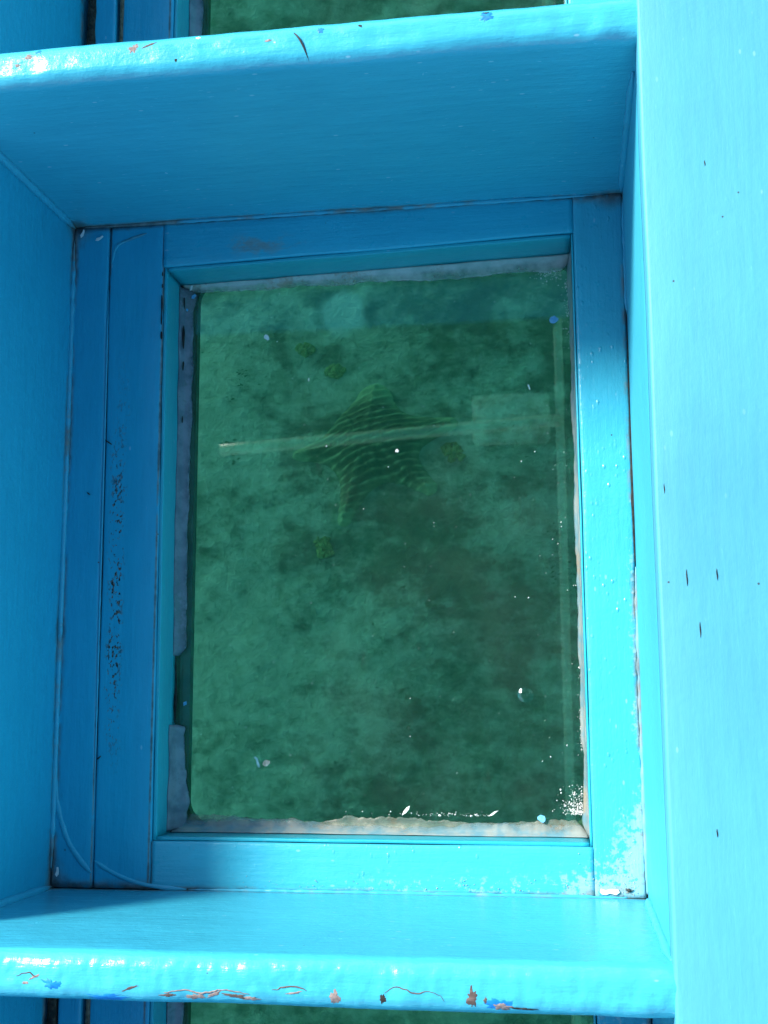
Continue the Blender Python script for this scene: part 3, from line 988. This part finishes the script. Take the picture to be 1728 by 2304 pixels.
fpart('rail', plank((0.529, -1.25), (0.529, 2.30), (0.553, -1.25), (0.553, 2.30), 1.865, 1.895, 0.004, 0.001, n=40), M_POLE)
fpart('post', tube([(0.541, 2.28, 0.289), (0.541, 2.28, 1.0), (0.541, 2.28, 2.349)], 0.02, 12), M_POLE)
fpart('post', tube([(0.541, -1.22, 0.289), (0.541, -1.22, 1.0), (0.541, -1.22, 2.349)], 0.02, 12), M_POLE)
PB = ((-0.399, 0.896, 1.848), (0.541, 0.946, 1.848))
fpart('crossbar', tube([lerp(PB[0], PB[1], i / 10) for i in range(11)], 0.0165, 14), M_POLE)
pl = rrect(0.304, 0.892, 0.514, 1.028, 0.014, 4)
bm = bmesh.new()
up = [bm.verts.new((*p, 1.886)) for p in pl]
dn = [bm.verts.new((*p, 1.866)) for p in pl]
bm.faces.new(up); bm.faces.new(dn)
for i in range(len(pl)):
    j = (i + 1) % len(pl)
    bm.faces.new((up[i], up[j], dn[j], dn[i]))
M_PLATE = simple('weathered_plate', (0.60, 0.50, 0.38), (0.95, 0.86, 0.72), 22, 0.6, 0.3, lo=0.42, hi=0.55)
fpart('plate', bm, M_PLATE)
# unseen dark awning sheet, added and sized to keep sky out of the glass
M_SKYBLOCK = simple('sky_block_canvas', (0.018, 0.022, 0.026), (0.030, 0.034, 0.038), 40, 0.9, 0.3)
cu, cl = [], []
bm = bmesh.new()
NU, NV = 20, 30
for lst, dz in ((cu, 0.003), (cl, 0.0)):
    for j in range(NV + 1):
        row = []
        for i in range(NU + 1):
            x, y = -0.76 + 1.50 * i / NU, -1.0 + 4.0 * j / NV
            row.append(bm.verts.new((x, y, 2.392 + dz - 0.0 * x + 0.006 * nz(x * 3, y * 3, 1) + 0.006)))
        lst.append(row)
for lst in (cu, cl):
    for j in range(NV):
        for i in range(NU):
            bm.faces.new((lst[j][i], lst[j][i + 1], lst[j + 1][i + 1], lst[j + 1][i]))
for j in range(NV):
    for i in (0, NU):
        bm.faces.new((cu[j][i], cu[j + 1][i], cl[j + 1][i], cl[j][i]))
for i in range(NU):
    for j in (0, NV):
        bm.faces.new((cu[j][i], cu[j][i + 1], cl[j][i + 1], cl[j][i]))
fpart('sky_block_canopy', bm, M_SKYBLOCK)


# ------------------------------------------------------------------ starfish
SC = Vector((0.100, 0.800))
ARMS = []
for (tx, ty, r0, r1) in ((0.240, 0.687, .080, .028), (0.038, 0.618, .076, .026), (-0.070, 0.775, .078, .024), (0.112, 0.900, .095, .050), (0.290, 0.836, .088, .026)):
    ARMS.append((Vector((tx, ty)) - SC, r0, r1))
G = 0.003
def star_d(p):
    """signed size of the smooth union of the arms; >0 inside; also returns along-arm distance"""
    acc = 0.0
    best, bt, bl, bo = -9, 0, 0, 0
    for (v, r0, r1) in ARMS:
        l = v.length
        d = v / l
        t = max(0.0, min(1.0, p.dot(d) / l))
        off = (p - v * t)
        w_ = r0 + (r1 - r0) * t ** 0.75
        k = (w_ - off.length)
        acc += math.exp(max(-60, k / 0.016))
        if k > best:
            best, bt, bl, bo = k, t, l, p.dot(Vector((-d.y, d.x)))
    return 0.016 * math.log(acc + 1e-12) - 0.010, bt, bl, bo


bm = bmesh.new()
lay = bm.verts.layers.float_color.new('pigment')
NX = int(0.56 / G)
vg = {}
for j in range(NX):
    for i in range(NX):
        p = Vector((-0.26 + i * G, -0.24 + j * G))
        d, t, l, off = star_d(p)
        if d < -0.004:
            continue
        dd = max(0.0, d)
        z = 0.075 * (1 - math.exp(-dd / 0.024)) * (1 - 0.35 * t)
        s = t * l
        wob = 2.2 * nz(p.x * 16, p.y * 16, 0.5) + 0.9 * nz(p.x * 50, p.y * 50, 3.5)
        rib = math.sin((p.y - 0.30 * p.x) * 2 * math.pi / 0.0175 + wob)
        row = 0.5 + 0.5 * math.cos(off * 2 * math.pi / 0.024 + 1.5 * nz(p.x * 20, p.y * 20, 9))
        ribm = max(0.0, rib) ** 1.5 * (0.35 + 0.65 * row)
        edge = math.exp(-((dd - 0.006) / 0.007) ** 2)
        mid = math.exp(-(off / 0.006) ** 2) * min(1, s / 0.04)
        amp = 0.0050 * min(1, dd / 0.008)
        z += amp * 1.3 * ribm + 0.006 * mid * max(0, math.sin(s * 2 * math.pi / 0.012)) + 0.003 * edge * (0.5 + 0.5 * rib)
        z += 0.0022 * nz(p.x * 110, p.y * 110, 2.0) * min(1, dd / 0.01)
        x, y = p.x + SC.x, p.y + SC.y
        v = bm.verts.new((p.x, p.y, bed_z(x, y) - ZB + z - (0.004 if d <= 0 else 0)))
        c = min(1, 0.06 + 0.95 * ribm * (0.75 + 0.9 * nz(p.x * 45, p.y * 45, 7)) + 0.30 * edge + 0.15 * mid + 0.5 * max(0, t - 0.8) / 0.2)
        v[lay] = (c, c, c, 1)
        vg[(i, j)] = v
for (i, j), v in vg.items():
    q = [vg.get((i + 1, j)), vg.get((i + 1, j + 1)), vg.get((i, j + 1))]
    if all(q):
        bm.faces.new((v, *q))
nt = NT('starfish_skin')
at = nt.t.nodes.new('ShaderNodeAttribute')
at.attribute_name = 'pigment'
f = X(nt, at.outputs['Fac'])
n_ = nt.noise(120, 3, 0.6)
nt.principled(nt.mix((f + (n_ - 0.5) * 0.5).clamp(), (0.235, 0.205, 0.115), (0.80, 0.78, 0.46)), 0.75, nt.bump(n_, 0.4, 0.003), spec=0.3)
star = link('starfish', bm, nt.m, loc=(SC.x, SC.y, ZB))
tag(star, 'large ribbed brown starfish lying on the seabed under the glass', 'starfish')


# ------------------------------------------------------------------ growths, stone and weed on the seabed
def lump(name, x, y, rx, ry, rz, mat, seed, rough=0.35, dz=0.0):
    bm = bmesh.new()
    bmesh.ops.create_icosphere(bm, subdivisions=4, radius=1.0)
    for v in bm.verts:
        k = 1 + rough * (nz(v.co.x * 1.7 + seed, v.co.y * 1.7, v.co.z * 1.7) + 0.5 * nz(v.co.x * 5 + seed, v.co.y * 5, v.co.z * 5))
        v.co = Vector((v.co.x * rx * k, v.co.y * ry * k, v.co.z * rz * k))
    return link(name, bm, mat, loc=(x, y, bed_z(x, y) + dz))


def clump(name, x, y, rad, count, sz, mat, seed):
    """small irregular pieces heaped more densely towards the middle"""
    r0 = random.Random(seed)
    bm = bmesh.new()
    for _ in range(count):
        a, q = r0.uniform(0, 6.283), abs(r0.gauss(0, 0.5)) * rad
        if mat is M_SPONGE:
            q = min(q, 0.62 * rad)
        px, py = q * math.cos(a) * (1 + 0.4 * math.sin(a * 2 + seed)), q * math.sin(a)
        k = sz * r0.uniform(0.5, 1.3)
        pz = bed_z(x + px, y + py) - bed_z(x, y) + 0.25 * k + 0.25 * rad * max(0.0, 1 - q / rad) * r0.random()
        g_ = bmesh.ops.create_icosphere(bm, subdivisions=1, radius=k)
        ax = Vector((r0.uniform(.7, 1.4), r0.uniform(.7, 1.4), r0.uniform(.25, .5)))
        for v in g_['verts']:
            v.co = Vector((v.co.x * ax.x + px, v.co.y * ax.y + py, v.co.z * ax.z + pz))
    return link(name, bm, mat, loc=(x, y, bed_z(x, y)))


for i, (x, y, r, lab) in enumerate(((0.0168, 0.974, .026, 'roundest yellow green growth on the seabed, between the pale sand spot and the starfish'),
                                    (-0.0537, 1.030, .024, 'small yellowish growth on the seabed left of the pale sand spot'),
                                    (0.296, 0.768, .034, 'yellowish growth beside the tip of the starfish arm pointing to the lower right'),
                                    (-0.010, 0.556, .036, 'wide yellow brown growth on the seabed below the starfish'),
                                    )):
    tag(clump('sea_sponge', x, y, r, 170, .0048, M_SPONGE, 20 + i), lab, 'sponge', 'yellowish growths on the seabed')

# short seagrass and algae leaning with the current
bm = bmesh.new()
rnd = random.Random(3)
count = 0
tries = 0
while count < 15000 and tries < 200000:
    tries += 1
    x, y = rnd.uniform(-0.75, 1.0), rnd.uniform(-0.45, 1.65)
    dn_ = nz(x * 1.7 + 3.1, y * 1.7, 0.7) * 0.7 + nz(x * 5.5, y * 5.5, 3.3) * 0.55 + 0.22 * nz(x * 16, y * 16, 1.1) + 0.10 * (x - 0.1)
    if dn_ < 0.10 + rnd.uniform(-0.10, 0.10):
        continue
    q = Vector((x, y)) - SC
    if star_d(q)[0] > -0.008:
        continue
    z = bed_z(x, y) - 0.002
    ln = rnd.uniform(0.008, 0.020)
    wd = rnd.uniform(0.0015, 0.0035)
    a = math.radians(rnd.gauss(18, 26))
    up_ = rnd.uniform(0.0, 0.06)
    dx, dy = math.cos(a) * ln, math.sin(a) * ln
    px, py = -math.sin(a) * wd, math.cos(a) * wd
    v = [bm.verts.new(c) for c in ((x - px, y - py, z), (x + px, y + py, z), (x + dx * .55 + px * .8, y + dy * .55 + py * .8, z + ln * up_ * .45), (x + dx * .55 - px * .8, y + dy * .55 - py * .8, z + ln * up_ * .45),
                                   (x + dx, y + dy, z + ln * up_ * .6))]
    bm.faces.new((v[0], v[1], v[2], v[3]))
    bm.faces.new((v[3], v[2], v[4]))
    count += 1
M_WEED = simple('short_seaweed', (0.20, 0.24, 0.14), (0.30, 0.34, 0.20), 9, 0.8, 0.1)
tag(link('seaweed', bm, M_WEED, smooth=False), 'short dark green weed growing in patches on the seabed', 'seaweed', kind='stuff')


# ------------------------------------------------------------------ loose things lying on the glass and paint
ZT = ZG + 0.0002
def flake(name, x, y, outline, th, mat, label, cat='paint flake', ang=0.0, group=None, curl=0.0, lift=0.0004):
    bm = bmesh.new()
    up_, dn_ = [], []
    for (u, v) in outline:
        a = (u * math.cos(ang) - v * math.sin(ang), u * math.sin(ang) + v * math.cos(ang))
        zc = curl * (u * u + 0.3 * v * v) * 60
        up_.append(bm.verts.new((a[0], a[1], lift + zc + th)))
        dn_.append(bm.verts.new((a[0], a[1], lift + zc)))
    bm.faces.new(up_)
    bm.faces.new(list(reversed(dn_)))
    n = len(outline)
    for i in range(n):
        j = (i + 1) % n
        bm.faces.new((dn_[i], dn_[j], up_[j], up_[i]))
    o = link(name, bm, mat, smooth=False, loc=(x, y, ZT))
    return tag(o, label, cat, group)


def blob(r, k, seed, ax=1.0):
    out = []
    for i in range(k):
        a = 2 * math.pi * i / k
        q = r * (1 + 0.55 * nz(math.cos(a) * 2 + seed, math.sin(a) * 2, seed) + 0.45 * nz(math.cos(a) * 6, math.sin(a) * 6 + seed, seed + 3))
        out.append((q * ax * math.cos(a), q * math.sin(a)))
    return out


GR = 'loose flakes and crumbs on the glass'
sq_ = [(-.0042, -.0034), (-.001, -.0046), (.0016, -.0040), (.0050, -.0012), (.0052, .0012), (.0028, .0024), (.0008, .0046), (-.0010, .0036), (-.0040, .0026), (-.0040, .0010), (-.0052, .0002)]
flake('paint_flake', 0.5425, 0.6159, sq_, 0.0005, M_BCHIP, 'squarish pale blue paint flake on the glass near the far right corner', group=GR, lift=0.0012)
flake('paint_flake', 0.2126, 0.6117, blob(.0030, 10, 2.0), 0.0012, M_WHITE, 'white crumb on the glass near the far left corner', 'crumb', group=GR)
flake('paint_flake', 0.2100, 0.1296, [(-.006, .004), (-.0036, .0025), (-.003, -.002), (-.001, -.006), (.0012, -.0058), (-.0004, -.001), (-.002, .004), (-.0045, .0058)], 0.0006, simple('clear_film', (0.35, 0.5, 0.5), (0.6, 0.7, 0.7), 200, 0.25, 0.2), 'curled see-through scrap beside a tan crumb on the near left glass', 'plastic scrap', group=GR, curl=0.4)
flake('grit', 0.2182, 0.1283, blob(.0034, 11, 6.0, 1.25), 0.0022, M_TAN, 'tan crumb beside a curled clear scrap on the near left glass', 'crumb', group=GR)
flake('shell_chip', 0.3647, 0.4722, blob(.0021, 10, 8.0), 0.0012, M_WHITE, 'bright white chip on the glass over the starfish', 'chip', group=GR)
flake('paint_flake', 0.3717, 0.0790, [(-.004, -.005), (.0, -.003), (.0035, .001), (.0045, .005), (.001, .003), (-.0025, -.001)], 0.0005, M_WHITE, 'curved whitish flake on the glass above the near sealant', group=GR, curl=.3)
flake('paint_flake', 0.4653, 0.0766, [(-.0055, -.003), (-.001, -.002), (.004, .002), (.0055, .003), (.001, .002), (-.003, -.001)], 0.0005, M_WHITE, 'thin slanted whitish sliver near the near right corner of the glass', group=GR)
flake('paint_flake', 0.5157, 0.0725, blob(.0042, 11, 4.2), 0.0010, M_BCHIP, 'bright blue paint crumb on the near right sealant', group=GR, lift=.0035)
flake('paint_flake', 0.1240, 0.1931, [(-.0015, -.0026), (.0022, -.0010), (.0018, .0028), (-.0020, .0012)], 0.0006, M_BCHIP, 'pale blue oblong flake where the left sealant is missing', group=GR)
flake('shell_chip', 0.5131, 0.5393, [(-.0016, .003), (.0, .0032), (.0016, -.002), (.0004, -.003)], 0.0008, M_WHITE, 'white sliver on the glass above the mirrored square plate', 'chip', group=GR)
flake('shell_chip', 0.2628, 0.5590, [(-.0005, -.002), (.0006, -.002), (.0007, .002), (-.0005, .0022)], 0.0006, M_WHITE, 'tiny upright white sliver on the glass left of the starfish', 'chip', group=GR)
flake('paint_flake', 0.1260, 0.6640, [(-.003, -.002), (.000, -.003), (.003, .001), (.0015, .003), (-.002, .001)], 0.0006, M_BCHIP, 'blue paint flake in the far left corner of the sealant', group=GR, lift=.006)
flake('paint_flake', 0.1185, 0.6477, blob(.0016, 8, 3.3), 0.0006, M_BCHIP, 'tiny bright blue flake on the left sealant strip', group=GR, lift=.0068)
flake('shell_chip', 0.1230, 0.6740, [(-.0015, -.003), (.0008, -.0022), (.0020, .0030), (.0, .003)], 0.0010, M_WHITE, 'white chip lying in the far left sealant corner', 'chip', group=GR, lift=.007)
for (x, y, lab, a) in ((0.0085, 0.7280, 'white speck in the dirty far left corner of the frame', 1.0), (0.0290, 0.7210, 'curled white paint sliver on the frame at the far left corner', .3), (0.0060, 0.0170, 'white chip in the dirty near left corner of the frame', 1.3), (0.5830, 0.0075, 'broad white paint scrap against the near beam in the corner', 0.0)):
    o = flake('paint_flake', x, y, [(-.005, -.001), (-.002, -.0022), (.002, -.0010), (.005, .0004), (.0045, .0020), (.001, .0012), (-.003, .0014)] if x < .5 else [(-.010, -.001), (-.008, -.003), (-.004, -.0036), (.0, -.002), (.006, -.0034), (.0095, -.001), (.008, .002), (.001, .0022), (-.004, .001), (-.009, .0024)],
              0.0008, M_WHITE, lab, ang=a)
    o.location.z = 0.0012
# drop of water with a bright rim
bm = bmesh.new()
prof = []
for i in range(13):
    t = i / 12
    r = 0.0085 * t
    prof.append((r, 0.0022 * (1 - t ** 3) * (0.55 + 0.45 * math.sin(t * math.pi * 0.9))))
rg = [[bm.verts.new((r * math.cos(2 * math.pi * j / 28), 0.9 * r * math.sin(2 * math.pi * j / 28), z)) for j in range(28)] for r, z in prof[1:]]
c0 = bm.verts.new((0, 0, prof[0][1]))
for j in range(28):
    bm.faces.new((c0, rg[0][j], rg[0][(j + 1) % 28]))
    for k in range(len(rg) - 1):
        bm.faces.new((rg[k][j], rg[k + 1][j], rg[k + 1][(j + 1) % 28], rg[k][(j + 1) % 28]))
nt = NT('water_drop_surface')
b = nt.principled((0.9, 1.0, 0.97), 0.02)
b.inputs['Transmission Weight'].default_value = 1.0
b.inputs['IOR'].default_value = 1.33
tag(link('water_drop', bm, nt.m, loc=(0.5020, 0.2005, ZT)), 'single round water drop with a bright rim on the glass', 'water drop')
flake('shell_chip', 0.4962, 0.2050, [(-.0012, -.002), (.0008, -.0024), (.0022, .0020), (.0008, .0030), (-.001, .0008)], 0.0012, M_WHITE, 'white crumb stuck to the rim of the water drop', 'chip', group=GR)

# hair on the far beam
hp = []
for i in range(14):
    s = i / 13
    x, y = 0.3290 + 0.0125 * s, 0.7640 - 0.0250 * s + 0.004 * math.sin(s * 3)
    hp.append((x, y, beam_surface(x, max(y, L + 0.0006), beam_lump_top, L, L + 0.0385, 1.0) + 0.001 + 0.001 * math.sin(s * 5)))
bm = tube(hp, lambda s: 0.0002 + 0.0007 * math.sin(math.pi * (s * .9 + .08)), 5)
tag(link('twig', bm, M_HAIR), 'thin dark curved fibre caught on the edge of the far beam', 'twig')
for (x, y, a, ln, lab) in ((0.0475, 0.4815, -0.6, .010, 'thin dark splinter on the left stile of the frame'), (0.0260, 0.424, -.7, .005, 'short dark crumb lying on the left frame board'), (0.0480, 0.1360, .7, .006, 'dark oblong crumb on the near end of the left stile')):
    bm = tube([(x + math.cos(a) * ln * (i / 4 - .5), y + math.sin(a) * ln * (i / 4 - .5), 0.0012) for i in range(5)], lambda s: 0.0003 + 0.0006 * math.sin(math.pi * s), 5)
    tag(link('splinter', bm, M_HAIR), lab, 'splinter')
# small black insect-like crumb beside the white scrap
bm = tube([(0.5985 + i * 0.0011, 0.0085 + 0.0006 * math.sin(i), 0.0014) for i in range(8)], lambda s: 0.0004 + 0.0016 * math.exp(-((s - .45) / .2) ** 2), 6)
tag(link('splinter', bm, M_HAIR), 'black crumb beside the broad white scrap at the near beam', 'splinter')


# dust specks and salt crust: uncountable, one object each
def specks(name, pts, mat, label, cat):
    bm = bmesh.new()
    r_ = random.Random(5)
    for (x, y, z, s) in pts:
        vs = []
        for k in range(5):
            a = 2 * math.pi * k / 5 + r_.random()
            q = s * r_.uniform(0.6, 1.2)
            vs.append(bm.verts.new((x + q * math.cos(a), y + q * math.sin(a), z)))
        t_ = bm.verts.new((x, y, z + s * 0.9))
        for k in range(5):
            bm.faces.new((vs[k], vs[(k + 1) % 5], t_))
        bm.faces.new(list(reversed(vs)))
    return tag(link(name, bm, mat, smooth=False), label, cat, kind='stuff')


r_ = random.Random(11)
M_GRITS = simple('fine_grit', (0.22, 0.18, 0.14), (0.50, 0.52, 0.50), 420, 0.8, 0.2)
pts = []
for i in range(150):
    pts.append((r_.uniform(0.135, 0.558), r_.uniform(0.08, 0.665), ZT, abs(r_.gauss(0, 0.00035)) + 0.00022))
for i in range(60):
    pts.append((0.562 - abs(r_.gauss(0, 0.018)), r_.uniform(0.08, 0.665), ZT, abs(r_.gauss(0, 0.0003)) + 0.0002))
specks('dust', pts, M_WHITE, 'white dust specks scattered over the glass', 'dust')
pts = []
for (cx, cy, sx, sy, nn) in ((0.560, 0.076, 0.010, 0.012, 330), (0.552, 0.674, 0.014, 0.006, 120), (0.560, 0.66, 0.003, 0.03, 110), (0.562, 0.14, 0.002, 0.06, 90), (0.46, 0.073, 0.06, 0.002, 80)):
    for i in range(nn):
        x, y = cx - abs(r_.gauss(0, sx)), cy + (abs(r_.gauss(0, sy)) if cy < .5 else -abs(r_.gauss(0, sy)))
        pts.append((x, y, ZT, abs(r_.gauss(0, 0.0004)) + 0.0002))
specks('salt_crust', pts, M_WHITE, 'white salt crust in the right hand corners of the glass', 'salt crust')
pts = []
for i in range(300):
    k = r_.random()
    if k < .55:
        x, y = 0.612 - abs(r_.gauss(0, 0.028)), 0.004 + abs(r_.gauss(0, 0.025))
    else:
        x, y = r_.uniform(0.18, 0.61), 0.004 + abs(r_.gauss(0, 0.006))
    if x < 0.11 or (0.108 < x < 0.567 and y > 0.046):
        continue
    pts.append((min(x, .616), y, 0.0008, abs(r_.gauss(0, 0.00030)) + 0.00015))
specks('grit', pts, M_GRITS, 'pale grit collected along the near beam and corner', 'grit')
